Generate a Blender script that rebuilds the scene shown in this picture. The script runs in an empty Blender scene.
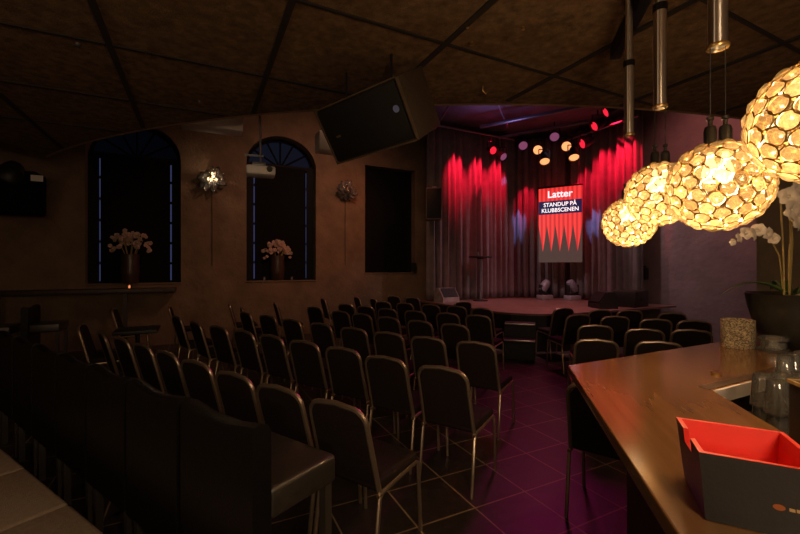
import bpy, bmesh, math, random
from mathutils import Vector, Matrix
random.seed(7)
PI = math.pi
C = bpy.context.scene.collection
SC = bpy.context.scene

# ------------------------------------------------------------------ camera, world, lights, exposure
EYE = 1.65
cam = bpy.data.cameras.new('camera'); cam.lens = 18.0; cam.sensor_width = 36.0; cam.sensor_fit = 'HORIZONTAL'
cam.clip_start = 0.02; cam.clip_end = 100
camo = bpy.data.objects.new('camera', cam); C.objects.link(camo)
camo.location = (0, 0, EYE); camo.rotation_euler = (PI / 2, 0, 0)
SC.camera = camo
SC.view_settings.view_transform = 'Standard'; SC.view_settings.look = 'None'
SC.view_settings.gamma = 1.0; SC.view_settings.use_curve_mapping = False
SC.view_settings.exposure = 0.78
SC.cycles.use_denoising = True
SC.cycles.max_bounces = 8
w = bpy.data.worlds.new('world'); SC.world = w; w.use_nodes = True
bg = w.node_tree.nodes['Background']; bg.inputs[0].default_value = (1.0, 0.62, 0.36, 1); bg.inputs[1].default_value = 0.10

BX = Vector((0.894, 0.447, 0)); AX = Vector((-0.447, 0.894, 0))   # the room's own axes in plan
ROOM = math.atan2(0.447, 0.894)
def R(b, a, z=0.0):
    return BX * b + AX * a + Vector((0, 0, z))

def light(name, kind, loc, power, col, radius=0.05, aim=None, cone=60, blend=0.5):
    l = bpy.data.lights.new(name, kind); l.energy = power; l.color = col; l.shadow_soft_size = radius
    o = bpy.data.objects.new(name, l); C.objects.link(o); o.location = loc
    if kind == 'SPOT':
        l.spot_size = math.radians(cone); l.spot_blend = blend
        o.rotation_euler = (Vector(aim) - Vector(loc)).to_track_quat('-Z', 'Y').to_euler()
    return o
WARM = (1.0, 0.70, 0.43); RED = (1.0, 0.010, 0.045); BLUE = (0.25, 0.36, 1.0); MAG = (1.0, 0.05, 0.32)
# unseen fill lights added to lift the room, behind camera and past ceiling edge
light('room_fill', 'POINT', (0.65, -0.5, 2.0), 30, WARM, 0.15)
light('room_fill', 'POINT', (0.3, -1.9, 2.0), 30, WARM, 0.15)
light('room_fill', 'POINT', (-2.9, 0.2, 2.9), 15, WARM, 0.15)
light('room_fill', 'POINT', R(-1.9, 6.6, 4.9), 50, (1.0, 0.62, 0.38), 0.3)
light('room_fill', 'SPOT', R(2.6, 6.4, 5.2), 105, (1.0, 0.50, 0.32), 0.3, R(2.4, 9.84, 2.2), 110, 1.0)
light('room_fill', 'SPOT', R(7.0, 2.6, 5.0), 170, (1.0, 0.52, 0.46), 0.3, R(10.1, 2.6, 2.0), 100, 1.0)
# red and blue washers on the stage curtains
for b, p in ((6.24, 1.3), (6.98, 1.2), (7.65, 1.1)):
    light('red_washer', 'SPOT', R(b, 8.35, 5.5), 460 * p, RED, 0.03, R(b + 0.03, 9.17, 4.10), 31, 0.9)
light('red_washer', 'SPOT', R(8.30, 8.2, 4.75), 160, RED, 0.04, R(8.66, 8.98, 3.55), 30, 0.8)
for a, p, z in ((7.05, 1.0, 5.4), (6.45, 1.8, 5.6), (7.6, .6, 5.0)):
    light('red_washer', 'SPOT', R(8.80, a, z), 330 * p, RED, 0.04, R(9.6, a, z - 1.2), 38, 0.9)
for tgt, src, p, c in ((R(7.95, 9.1, 4.2), R(7.4, 7.6, 5.2), 110, 7), (R(8.50, 9.1, 2.9), R(7.9, 7.95, 4.95), 260, 12),
                       (R(9.55, 7.35, 2.9), R(8.0, 6.7, 5.0), 330, 10)):
    light('blue_spot', 'SPOT', src, p, BLUE, 0.03, tgt, c, 0.6)
light('red_fill', 'SPOT', R(6.9, 7.7, 5.3), 85, RED, 0.05, R(7.1, 9.17, 2.7), 62, 1.0)
light('red_fill', 'SPOT', R(8.2, 7.0, 5.3), 60, RED, 0.05, R(9.6, 7.2, 2.7), 56, 1.0)
light('stage_wash', 'SPOT', R(6.4, 5.2, 5.4), 330, (1.0, 0.46, 0.45), 0.2, R(7.0, 6.9, 0.5), 62, 1.0)
light('aisle_wash', 'SPOT', R(6.8, 6.4, 5.2), 95, MAG, 0.5, R(3.6, 3.2, 0.0), 62, 1.0)
light('curtain_wash', 'SPOT', R(9.1, 6.6, 4.8), 95, (0.95, 0.72, 0.80), 0.04, R(6.6, 9.17, 1.5), 58, 1.0)
light('curtain_wash', 'SPOT', R(5.9, 8.5, 4.8), 90, (1.0, 0.72, 0.72), 0.04, R(9.6, 7.4, 1.5), 52, 1.0)
light('side_wash', 'SPOT', R(8.4, 6.4, 4.6), 60, (1.0, 0.80, 0.76), 0.06, R(10.1, 5.5, 2.0), 60, 1.0)
light('wall_glow', 'SPOT', R(7.4, 4.5, 5.3), 90, (1.0, 0.34, 0.28), 0.1, R(10.1, 4.6, 4.2), 76, 1.0)
light('ceiling_wash', 'SPOT', R(6.4, 7.4, 4.6), 10, (0.50, 0.36, 1.0), 0.1, R(6.2, 7.2, 5.6), 150, 0.8)
light('wall_wash', 'SPOT', R(5.6, 7.2, 4.6), 70, (1.0, 0.25, 0.11), 0.05, R(3.1, 9.84, 2.6), 58, 1.0)

# ------------------------------------------------------------------ materials
def mat(name, col, rough=0.6, metal=0.0, var=0.0, vscale=8.0, bump=0.0, bscale=40.0, col2=None, spec=0.5, coat=0.0):
    m = bpy.data.materials.new(name); m.use_nodes = True
    n = m.node_tree.nodes; k = m.node_tree.links; p = n['Principled BSDF']
    p.inputs['Base Color'].default_value = (*col, 1); p.inputs['Roughness'].default_value = rough
    p.inputs['Metallic'].default_value = metal; p.inputs['Specular IOR Level'].default_value = spec
    p.inputs['Coat Weight'].default_value = coat
    tc = n.new('ShaderNodeTexCoord')
    t = n.new('ShaderNodeTexNoise'); t.inputs['Scale'].default_value = vscale; t.inputs['Detail'].default_value = 5
    k.new(tc.outputs['Object'], t.inputs['Vector'])
    r = n.new('ShaderNodeValToRGB'); v = var
    c2 = col2 or tuple(min(1, c * (1 + v)) for c in col)
    r.color_ramp.elements[0].position = 0.3; r.color_ramp.elements[1].position = 0.7
    r.color_ramp.elements[0].color = (*[c * (1 - v) for c in col], 1); r.color_ramp.elements[1].color = (*c2, 1)
    k.new(t.outputs['Fac'], r.inputs['Fac']); k.new(r.outputs['Color'], p.inputs['Base Color'])
    if bump:
        t2 = n.new('ShaderNodeTexNoise'); t2.inputs['Scale'].default_value = bscale; t2.inputs['Detail'].default_value = 6
        k.new(tc.outputs['Object'], t2.inputs['Vector'])
        b = n.new('ShaderNodeBump'); b.inputs['Strength'].default_value = bump; b.inputs['Distance'].default_value = 0.02
        k.new(t2.outputs['Fac'], b.inputs['Height']); k.new(b.outputs['Normal'], p.inputs['Normal'])
    return m
def emit(name, col, s):
    m = bpy.data.materials.new(name); m.use_nodes = True
    p = m.node_tree.nodes['Principled BSDF']; p.inputs['Base Color'].default_value = (*[min(1, c) for c in col], 1)
    p.inputs['Emission Color'].default_value = (*col, 1); p.inputs['Emission Strength'].default_value = s
    return m
def glass(name, col=(1, 1, 1), rough=0.02):
    m = bpy.data.materials.new(name); m.use_nodes = True
    p = m.node_tree.nodes['Principled BSDF']; p.inputs['Base Color'].default_value = (*col, 1)
    p.inputs['Transmission Weight'].default_value = 1.0; p.inputs['Roughness'].default_value = rough; p.inputs['IOR'].default_value = 1.45
    return m
PLASTER = mat('brown_plaster', (0.165, 0.108, 0.066), 0.85, var=0.22, vscale=2.5, bump=1.0, bscale=9)
PURPLE = mat('purple_plaster', (0.23, 0.165, 0.175), 0.8, var=0.15, vscale=2.0, bump=0.9, bscale=8)
BARWALL = mat('pale_brown_plaster', (0.20, 0.15, 0.10), 0.8, var=0.15, vscale=4, bump=0.4, bscale=20)
CEIL = mat('brown_fibre_board', (0.155, 0.096, 0.053), 0.95, var=0.35, vscale=14, bump=0.6, bscale=70, spec=0.1)
CEILEDGE = mat('ceiling_edge_wood', (0.30, 0.20, 0.11), 0.7, var=0.2)
UPCEIL = mat('upper_ceiling_paint', (0.20, 0.17, 0.20), 0.8, var=0.3, vscale=1.5)
BATTEN = mat('dark_batten', (0.018, 0.012, 0.008), 0.8, var=0.2)
TANEDGE = mat('tan_edge', (0.085, 0.058, 0.035), 0.5, var=0.2)
BLACKMET = mat('black_metal', (0.012, 0.012, 0.013), 0.45, 0.3, var=0.2)
GREYMET = mat('grey_pipe_metal', (0.25, 0.25, 0.28), 0.4, 0.8, var=0.1)
BLACKPL = mat('black_plastic', (0.014, 0.013, 0.012), 0.5, var=0.2, bump=0.05, bscale=120)
GRILLE = mat('black_grille', (0.007, 0.0062, 0.0055), 0.6, 0.2, var=0.3, vscale=200, bump=0.4, bscale=300)
BROWNCAB = mat('brown_black_cabinet', (0.045, 0.030, 0.020), 0.55, var=0.25, vscale=40, bump=0.3, bscale=120)
UPH = mat('dark_maroon_upholstery', (0.018, 0.0105, 0.0095), 0.75, var=0.25, vscale=60, bump=0.2, bscale=200, spec=0.3)
BRONZE = mat('champagne_bronze_metal', (0.50, 0.39, 0.29), 0.36, 0.85, var=0.08)
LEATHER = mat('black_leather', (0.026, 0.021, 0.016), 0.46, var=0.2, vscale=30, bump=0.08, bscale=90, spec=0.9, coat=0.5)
BACKLEATHER = mat('shaded_black_leather', (0.007, 0.006, 0.005), 0.38, var=0.2, vscale=30, bump=0.08, bscale=90, spec=0.35)  # same leather, darkened: shade on the stool backs put into the colour
STOOLLEG = mat('grey_brown_leg', (0.045, 0.037, 0.029), 0.5, var=0.15)
BENCH = mat('brown_bench_fabric', (0.30, 0.225, 0.165), 0.8, var=0.12, vscale=40, bump=0.3, bscale=160)
CURTAIN = mat('grey_velvet', (0.20, 0.165, 0.17), 0.9, var=0.12, vscale=6, spec=0.1)
STAGETOP = mat('stage_floor', (0.20, 0.10, 0.085), 0.5, var=0.25, vscale=5, bump=0.1)
STAGESIDE = mat('stage_side_black', (0.012, 0.010, 0.010), 0.6, var=0.2)
ALU = mat('aluminium_edge', (0.6, 0.55, 0.52), 0.35, 0.8, var=0.1)
CHROME = mat('chrome', (0.80, 0.76, 0.70), 0.24, 1.0)
CHROME.node_tree.nodes['Principled BSDF'].inputs['Anisotropic'].default_value = 0.9
CHROME.node_tree.nodes['Principled BSDF'].inputs['Anisotropic Rotation'].default_value = 0.25
CHROME.node_tree.nodes['Principled BSDF'].inputs['Roughness'].default_value = 0.32
GOLD = mat('gold_wire', (0.60, 0.38, 0.14), 0.3, 0.9)
WHITE = mat('white_paint', (0.74, 0.70, 0.68), 0.6, var=0.05)
POT = mat('black_glazed_ceramic', (0.022, 0.020, 0.016), 0.28, var=0.4, vscale=10)
PETAL = mat('white_petal', (0.72, 0.64, 0.54), 0.6, var=0.08)
PETALPINK = mat('cream_petal', (0.42, 0.28, 0.22), 0.6, var=0.15)
LEAF = mat('orchid_leaf', (0.06, 0.12, 0.035), 0.4, var=0.25)
STEM = mat('orchid_stem', (0.30, 0.22, 0.07), 0.5, var=0.2)
DARKVASE = mat('dark_vase', (0.05, 0.028, 0.02), 0.35, var=0.2)
REDPL = mat('red_plastic', (0.80, 0.045, 0.030), 0.4, var=0.05)
DARKWOOD = mat('dark_wood', (0.035, 0.020, 0.013), 0.5, var=0.3, vscale=12)
BLIND = mat('black_blind', (0.006, 0.006, 0.006), 0.9, spec=0.1)
FRAMEDK = mat('dark_window_frame', (0.007, 0.007, 0.008), 0.7, spec=0.15)
def pane(name, col, st):
    m = emit(name, col, st); p = m.node_tree.nodes['Principled BSDF']
    p.inputs['Base Color'].default_value = (.004, .004, .005, 1); p.inputs['Roughness'].default_value = .6; p.inputs['Specular IOR Level'].default_value = .02
    return m
DUSK = pane('dusk_glass', (0.30, 0.34, 0.85), 0.055)
DUSKDIM = pane('dim_dusk_glass', (0.25, 0.35, 0.75), 0.008)
DUSKDARK = pane('dark_dusk_glass', (0.25, 0.35, 0.75), 0.0015)
def thin_glass():
    m = bpy.data.materials.new('clear_thin_glass'); m.use_nodes = True
    n = m.node_tree.nodes; k = m.node_tree.links; n.remove(n['Principled BSDF']); out = n['Material Output']
    tp = n.new('ShaderNodeBsdfTransparent'); tp.inputs['Color'].default_value = (.93, .94, .92, 1)
    gl = n.new('ShaderNodeBsdfGlossy'); gl.inputs['Roughness'].default_value = 0.06
    df = n.new('ShaderNodeBsdfDiffuse'); df.inputs['Color'].default_value = (.62, .62, .58, 1)
    fr = n.new('ShaderNodeFresnel'); fr.inputs['IOR'].default_value = 1.9
    a = n.new('ShaderNodeMixShader'); a.inputs[0].default_value = 0.11
    k.new(tp.outputs[0], a.inputs[1]); k.new(df.outputs[0], a.inputs[2])
    b = n.new('ShaderNodeMixShader'); k.new(fr.outputs[0], b.inputs[0]); k.new(a.outputs[0], b.inputs[1]); k.new(gl.outputs[0], b.inputs[2])
    k.new(b.outputs[0], out.inputs['Surface']); return m
CLEAR = thin_glass()
LENS = emit('warm_lens', (1.0, 0.36, 0.13), 0.85)
LENSRED = emit('red_lit_lens', (1.0, 0.02, 0.05), 0.6)  # glow stands for red stage light falling on the housings
LENSDIM = emit('purple_lit_lens', (0.5, 0.14, 0.30), 0.22)  # lamps are unlit; this glow stands for pinkish light on them
BULB = emit('bulb', (1.0, 0.70, 0.36), 9.0)
FLAME = emit('candle_glow', (1.0, 0.30, 0.10), 0.9)
SPARK = emit('sconce_bulb', (1.0, 0.62, 0.30), 1.3)

def wood_top():
    m = mat('glossy_brown_bar_top', (0.20, 0.095, 0.030), 0.24, var=0.0)
    n = m.node_tree.nodes; k = m.node_tree.links; p = n['Principled BSDF']
    tc = n.new('ShaderNodeTexCoord'); mp = n.new('ShaderNodeMapping'); mp.vector_type = 'TEXTURE'; mp.inputs['Rotation'].default_value = (0, 0, -0.255)
    mp.inputs['Scale'].default_value = (1 / 12, 1 / 0.8, 1)
    t = n.new('ShaderNodeTexNoise'); t.inputs['Scale'].default_value = 2.2; t.inputs['Detail'].default_value = 3
    k.new(tc.outputs['Object'], mp.inputs['Vector']); k.new(mp.outputs['Vector'], t.inputs['Vector'])
    r = n.new('ShaderNodeValToRGB'); r.color_ramp.elements[0].position = .3; r.color_ramp.elements[1].position = .75
    r.color_ramp.elements[0].color = (0.165, 0.082, 0.028, 1); r.color_ramp.elements[1].color = (0.225, 0.115, 0.042, 1)
    k.new(t.outputs['Fac'], r.inputs['Fac']); k.new(r.outputs['Color'], p.inputs['Base Color'])
    ma = n.new('ShaderNodeMapRange'); ma.inputs['To Min'].default_value = 0.20; ma.inputs['To Max'].default_value = 0.28
    p.inputs['Roughness'].default_value = 0.13; n.remove(ma)
    return m
BARTOP = wood_top()

def tile_floor():
    m = bpy.data.materials.new('dark_tile_floor'); m.use_nodes = True
    n = m.node_tree.nodes; k = m.node_tree.links; p = n['Principled BSDF']
    tc = n.new('ShaderNodeTexCoord'); mp = n.new('ShaderNodeMapping'); mp.inputs['Location'].default_value = (0.115, 0.03, 0)
    br = n.new('ShaderNodeTexBrick'); br.offset = 0.0; br.inputs['Scale'].default_value = 1.0
    br.inputs['Brick Width'].default_value = 0.45; br.inputs['Row Height'].default_value = 0.45; br.inputs['Mortar Size'].default_value = 0.006
    br.inputs['Color1'].default_value = (0.060, 0.046, 0.040, 1); br.inputs['Color2'].default_value = (0.040, 0.030, 0.027, 1)
    br.inputs['Mortar'].default_value = (0.42, 0.30, 0.20, 1)
    k.new(tc.outputs['Object'], mp.inputs['Vector']); k.new(mp.outputs['Vector'], br.inputs['Vector'])
    t = n.new('ShaderNodeTexNoise'); t.inputs['Scale'].default_value = 9; t.inputs['Detail'].default_value = 8
    k.new(tc.outputs['Object'], t.inputs['Vector'])
    mx = n.new('ShaderNodeMix'); mx.data_type = 'RGBA'; mx.blend_type = 'MULTIPLY'; mx.inputs[0].default_value = 0.55
    k.new(br.outputs['Color'], mx.inputs[6]); k.new(t.outputs['Fac'], mx.inputs[7]); k.new(mx.outputs[2], p.inputs['Base Color'])
    p.inputs['Roughness'].default_value = 0.42
    b = n.new('ShaderNodeBump'); b.inputs['Strength'].default_value = 0.35; b.inputs['Distance'].default_value = 0.01
    k.new(t.outputs['Fac'], b.inputs['Height']); k.new(b.outputs['Normal'], p.inputs['Normal'])
    return m
FLOOR = tile_floor()

def crystal():
    m = bpy.data.materials.new('amber_crystal'); m.use_nodes = True
    n = m.node_tree.nodes; k = m.node_tree.links; n.remove(n['Principled BSDF']); out = n['Material Output']
    tr = n.new('ShaderNodeBsdfTranslucent'); gl = n.new('ShaderNodeBsdfGlossy'); gl.inputs['Roughness'].default_value = 0.12
    tp = n.new('ShaderNodeBsdfTransparent'); tp.inputs['Color'].default_value = (.9, 0.80, 0.64, 1)
    g = n.new('ShaderNodeNewGeometry'); r = n.new('ShaderNodeValToRGB')
    r.color_ramp.elements[0].color = (0.042, 0.031, 0.017, 1); r.color_ramp.elements[1].color = (0.150, 0.122, 0.078, 1)
    k.new(g.outputs['Random Per Island'], r.inputs['Fac']); k.new(r.outputs['Color'], tr.inputs['Color'])
    m1 = n.new('ShaderNodeMixShader'); m1.inputs[0].default_value = 0.16
    m2 = n.new('ShaderNodeMixShader'); m2.inputs[0].default_value = 0.40
    k.new(tr.outputs[0], m1.inputs[1]); k.new(gl.outputs[0], m1.inputs[2])
    k.new(m1.outputs[0], m2.inputs[1]); k.new(tp.outputs[0], m2.inputs[2]); k.new(m2.outputs[0], out.inputs['Surface'])
    return m
CRYSTAL = crystal()

def glitter():
    m = mat('gold_glitter', (0.30, 0.22, 0.11), 0.35, 0.6, bump=0.9, bscale=160)
    n = m.node_tree.nodes; k = m.node_tree.links
    tc = n.new('ShaderNodeTexCoord'); v = n.new('ShaderNodeTexVoronoi'); v.inputs['Scale'].default_value = 150
    k.new(tc.outputs['Object'], v.inputs['Vector'])
    r = n.new('ShaderNodeValToRGB'); r.color_ramp.elements[0].color = (0.16, 0.11, 0.06, 1); r.color_ramp.elements[1].color = (0.95, 0.82, 0.55, 1)
    s = n.new('ShaderNodeSeparateColor'); k.new(v.outputs['Color'], s.inputs[0]); k.new(s.outputs[0], r.inputs['Fac'])
    k.new(r.outputs['Color'], n['Principled BSDF'].inputs['Base Color'])
    return m
GLITTER = glitter()

def screen_mat():
    # local coordinates of the panel: x -0.5..0.5 (width), z 0..1 (height)
    m = bpy.data.materials.new('screen_picture'); m.use_nodes = True
    n = m.node_tree.nodes; k = m.node_tree.links; p = n['Principled BSDF']
    g = n.new('ShaderNodeTexCoord'); s = n.new('ShaderNodeSeparateXYZ'); k.new(g.outputs['Generated'], s.inputs[0])
    def M(op, a, b=None, c=None):
        q = n.new('ShaderNodeMath'); q.operation = op
        for i, x in enumerate((a, b, c)):
            if x is None: continue
            if isinstance(x, (int, float)): q.inputs[i].default_value = x
            else: k.new(x, q.inputs[i])
        return q.outputs[0]
    X, Z = s.outputs['X'], s.outputs['Z']
    t = M('PINGPONG', M('MULTIPLY', X, 5.0), 0.5)                 # 0 at seams, .5 at the middle of each drape
    tip = M('SUBTRACT', 0.50, M('MULTIPLY', t, 0.72))             # lower limit of the red
    red = M('GREATER_THAN', Z, tip)
    fold = M('ADD', 0.55, M('MULTIPLY', M('SINE', M('MULTIPLY', X, 62.0)), 0.30))
    cr = n.new('ShaderNodeMix'); cr.data_type = 'RGBA'; cr.inputs[6].default_value = (0.30, 0.004, 0.008, 1); cr.inputs[7].default_value = (1.0, 0.05, 0.04, 1)
    k.new(fold, cr.inputs[0])
    c2 = n.new('ShaderNodeMix'); c2.data_type = 'RGBA'; c2.inputs[6].default_value = (0.045, 0.026, 0.021, 1)
    k.new(red, c2.inputs[0]); k.new(cr.outputs[2], c2.inputs[7])
    p.inputs['Base Color'].default_value = (0.1, 0.1, 0.1, 1); k.new(c2.outputs[2], p.inputs['Emission Color']); p.inputs['Emission Strength'].default_value = 0.72
    return m
SCREEN = screen_mat()
BAND = emit('navy_caption_band', (0.006, 0.006, 0.03), 1.0)
LETTER = emit('white_lettering', (1.0, 0.93, 0.95), 0.62)

# ------------------------------------------------------------------ mesh builder
class MB:
    def __init__(s): s.bm = bmesh.new()
    def face_from(s, pts):
        return s.bm.faces.new([s.bm.verts.new(p) for p in pts])
    def box(s, c, size, rz=0.0, bevel=0.0, seg=2, mtx=None):
        b = bmesh.new(); bmesh.ops.create_cube(b, size=1.0)
        for v in b.verts: v.co = Vector((v.co.x * size[0], v.co.y * size[1], v.co.z * size[2]))
        if bevel: bmesh.ops.bevel(b, geom=list(b.edges), offset=bevel, segments=seg, profile=0.5, affect='EDGES')
        T = (mtx if mtx else Matrix.Translation(c) @ Matrix.Rotation(rz, 4, 'Z'))
        s.merge(b, T); return s
    def merge(s, b, T=None):
        if T: bmesh.ops.transform(b, matrix=T, verts=b.verts)
        mp = {v: s.bm.verts.new(v.co) for v in b.verts}
        for f in b.faces:
            try: s.bm.faces.new([mp[v] for v in f.verts])
            except ValueError: pass
        b.free()
    def tube(s, pts, r, n=8, cap=True):
        pts = [Vector(p) for p in pts]; rs = r if isinstance(r, (list, tuple)) else [r] * len(pts)
        rings = []; up = None
        for i, p in enumerate(pts):
            d = (pts[min(i + 1, len(pts) - 1)] - pts[max(i - 1, 0)]).normalized()
            if up is None:
                up = Vector((0, 0, 1)) if abs(d.z) < 0.9 else Vector((1, 0, 0))
            x = d.cross(up).normalized(); y = x.cross(d).normalized(); up = y
            rings.append([s.bm.verts.new(p + (x * math.cos(2 * PI * j / n) + y * math.sin(2 * PI * j / n)) * rs[i]) for j in range(n)])
        for a, b in zip(rings, rings[1:]):
            for j in range(n): s.bm.faces.new((a[j], a[(j + 1) % n], b[(j + 1) % n], b[j]))
        if cap: s.bm.faces.new(rings[0][::-1]); s.bm.faces.new(rings[-1])
        return s
    def lathe(s, prof, c=(0, 0, 0), n=24, T=None):
        b = bmesh.new(); rings = []
        for r, z in prof:
            rings.append([b.verts.new((r * math.cos(2 * PI * j / n), r * math.sin(2 * PI * j / n), z)) for j in range(n)] if r > 1e-6 else [b.verts.new((0, 0, z))])
        for p, q in zip(rings, rings[1:]):
            for j in range(n):
                e = (j + 1) % n
                if len(p) == 1 and len(q) == 1: continue
                if len(p) == 1: b.faces.new((p[0], q[e], q[j]))
                elif len(q) == 1: b.faces.new((p[j], p[e], q[0]))
                else: b.faces.new((p[j], p[e], q[e], q[j]))
        s.merge(b, (T if T else Matrix.Translation(c))); return s
    def prism(s, poly, z0, z1):
        lo = [s.bm.verts.new((x, y, z0)) for x, y in poly]; hi = [s.bm.verts.new((x, y, z1)) for x, y in poly]
        n = len(poly); s.bm.faces.new(lo[::-1]); s.bm.faces.new(hi)
        for i in range(n): s.bm.faces.new((lo[i], lo[(i + 1) % n], hi[(i + 1) % n], hi[i]))
        return s
    def build(s, name, m, parent=None, smooth=40):
        bmesh.ops.recalc_face_normals(s.bm, faces=list(s.bm.faces))
        me = bpy.data.meshes.new(name); s.bm.to_mesh(me); s.bm.free()
        me.materials.append(m)
        if smooth:
            me.polygons.foreach_set('use_smooth', [True] * len(me.polygons)); me.set_sharp_from_angle(angle=math.radians(smooth))
        o = bpy.data.objects.new(name, me); C.objects.link(o)
        if parent: o.parent = parent
        return o
def tag(o, label, cat, group=None):
    o['label'] = label; o['category'] = cat
    if group: o['group'] = group
    return o
def thing(name, label, cat, loc=(0, 0, 0), rz=0.0, group=None):
    o = bpy.data.objects.new(name, None); C.objects.link(o); o.location = loc; o.rotation_euler = (0, 0, rz)
    o.empty_display_size = 0.1
    return tag(o, label, cat, group)
def struct(o): o['kind'] = 'structure'; return o
def dup(root, loc, rz, label, group=None):
    r = root.copy(); C.objects.link(r); r.location = loc; r.rotation_euler = (0, 0, rz); r['label'] = label
    if group: r['group'] = group
    for ch in list(root.children):
        c = ch.copy(); C.objects.link(c); c.parent = r
        for g in list(ch.children):
            d = g.copy(); C.objects.link(d); d.parent = c
    return r
def at(o, loc, rz=0.0): o.location = loc; o.rotation_euler = (0, 0, rz); return o
ORD = ['first', 'second', 'third', 'fourth', 'fifth', 'sixth', 'seventh', 'eighth', 'ninth', 'tenth', 'eleventh']

# ------------------------------------------------------------------ the setting (built in the room's own axes: x = b, y = a)
def room(o): o.rotation_euler = (0, 0, ROOM); return o
struct(room(MB().box((3, 3.5, -0.05), (16, 16, 0.1)).build('floor', FLOOR, smooth=0)))
HU = 5.65
WINS = [(-2.03, -0.37, 1.29, 4.66, True), (0.96, 2.58, 1.30, 4.78, True), (3.89, 5.39, 1.47, 4.34, False)]
A0, WT = 9.84, 0.45
mb = MB(); xs = -4.2
def wpanel(mb, x0, x1, z00, z01, z10, z11):            # wall piece between two columns (z low / high at each)
    lo = [(x0, A0, z00), (x1, A0, z10), (x1, A0 + WT, z10), (x0, A0 + WT, z00)]
    hi = [(x0, A0, z01), (x1, A0, z11), (x1, A0 + WT, z11), (x0, A0 + WT, z01)]
    l = [mb.bm.verts.new(p) for p in lo]; h = [mb.bm.verts.new(p) for p in hi]
    mb.bm.faces.new(l[::-1]); mb.bm.faces.new(h)
    for i in range(4): mb.bm.faces.new((l[i], l[(i + 1) % 4], h[(i + 1) % 4], h[i]))
def arch_z(x, x0, x1, top, arched):
    if not arched: return top
    c, hw = (x0 + x1) / 2, (x1 - x0) / 2; spring = top - hw * 0.86
    return spring + (top - spring) * math.sqrt(max(0, 1 - ((x - c) / hw) ** 2))
for x0, x1, sill, top, arched in WINS:
    wpanel(mb, xs, x0, 0, HU, 0, HU); wpanel(mb, x0, x1, 0, sill, 0, sill)
    N = 20 if arched else 1
    for i in range(N):
        a = x0 + (x1 - x0) * (0.5 - 0.5 * math.cos(PI * i / N)); b = x0 + (x1 - x0) * (0.5 - 0.5 * math.cos(PI * (i + 1) / N))
        wpanel(mb, a, b, arch_z(a, x0, x1, top, arched), HU, arch_z(b, x0, x1, top, arched), HU)
    xs = x1
wpanel(mb, xs, 10.6, 0, HU, 0, HU)
struct(room(mb.build('wall_left', PLASTER, smooth=0)))
struct(room(MB().box((10.35, 3.4, HU / 2), (0.5, 12.88, HU)).build('wall_right', PURPLE, smooth=0)))
struct(room(MB().box((-4.0, 5.5, HU / 2), (0.3, 8.68, HU)).build('wall_far_left', PLASTER, smooth=0)))
struct(room(MB().box((6.9, 0.15, HU / 2), (0.5, 5.0, HU)).build('wall_bar', BARWALL, smooth=0)))
struct(room(MB().box((3.0, 3.5, HU + 0.1), (16, 13.5, 0.2)).build('ceiling_upper', UPCEIL, smooth=0)))
# lowered ceiling with its arc edge towards the stage
HC = 3.4; ACX, ACY, AR = 0.95, 15.8, 11.5
arc = []
for i in range(41):
    x = -5.6 + 11.6 * i / 40; arc.append((x, ACY - math.sqrt(AR * AR - (x - ACX) ** 2)))
poly = [(-5.6, -4.0), (6.0, -4.0)] + arc[::-1]
struct(MB().prism(poly, HC, HU).build('ceiling', CEIL, smooth=0))
edge = MB()
for (x0, y0), (x1, y1) in zip(arc, arc[1:]):
    edge.face_from([(x0, y0 + .0, HC - .012), (x1, y1, HC - .012), (x1, y1 - .05, HC - .012), (x0, y0 - .05, HC - .012)])
    edge.face_from([(x0, y0 + .0, HC - .012), (x1, y1, HC - .012), (x1, y1 + .012, HC + .12), (x0, y0 + .012, HC + .12)])
struct(edge.build('trim_1', CEILEDGE, smooth=0))
def inside(b, a):
    p = R(b, a); return (p.x - ACX) ** 2 + (p.y - ACY) ** 2 > (AR + .06) ** 2 and -5.5 < p.x < 5.9 and p.y > -2.5
k = 2
for fixed, vals in (('b', [-4.16 + 1.175 * i for i in range(9)]), ('a', [-0.93 + 1.19 * i for i in range(7)])):
    for v in vals:
        run = [t * 0.05 for t in range(-160, 200) if inside(*((v, t * 0.05) if fixed == 'b' else (t * 0.05, v)))]
        if len(run) < 12: continue
        t0, t1 = run[0], run[-1]; L = t1 - t0; c = (t0 + t1) / 2
        m_ = MB().box((v, c, HC - 0.006) if fixed == 'b' else (c, v, HC - 0.006), (0.045, L, 0.016) if fixed == 'b' else (L, 0.026, 0.012))
        struct(room(m_.build('trim_%d' % k, BATTEN, smooth=0))); k += 1

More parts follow.
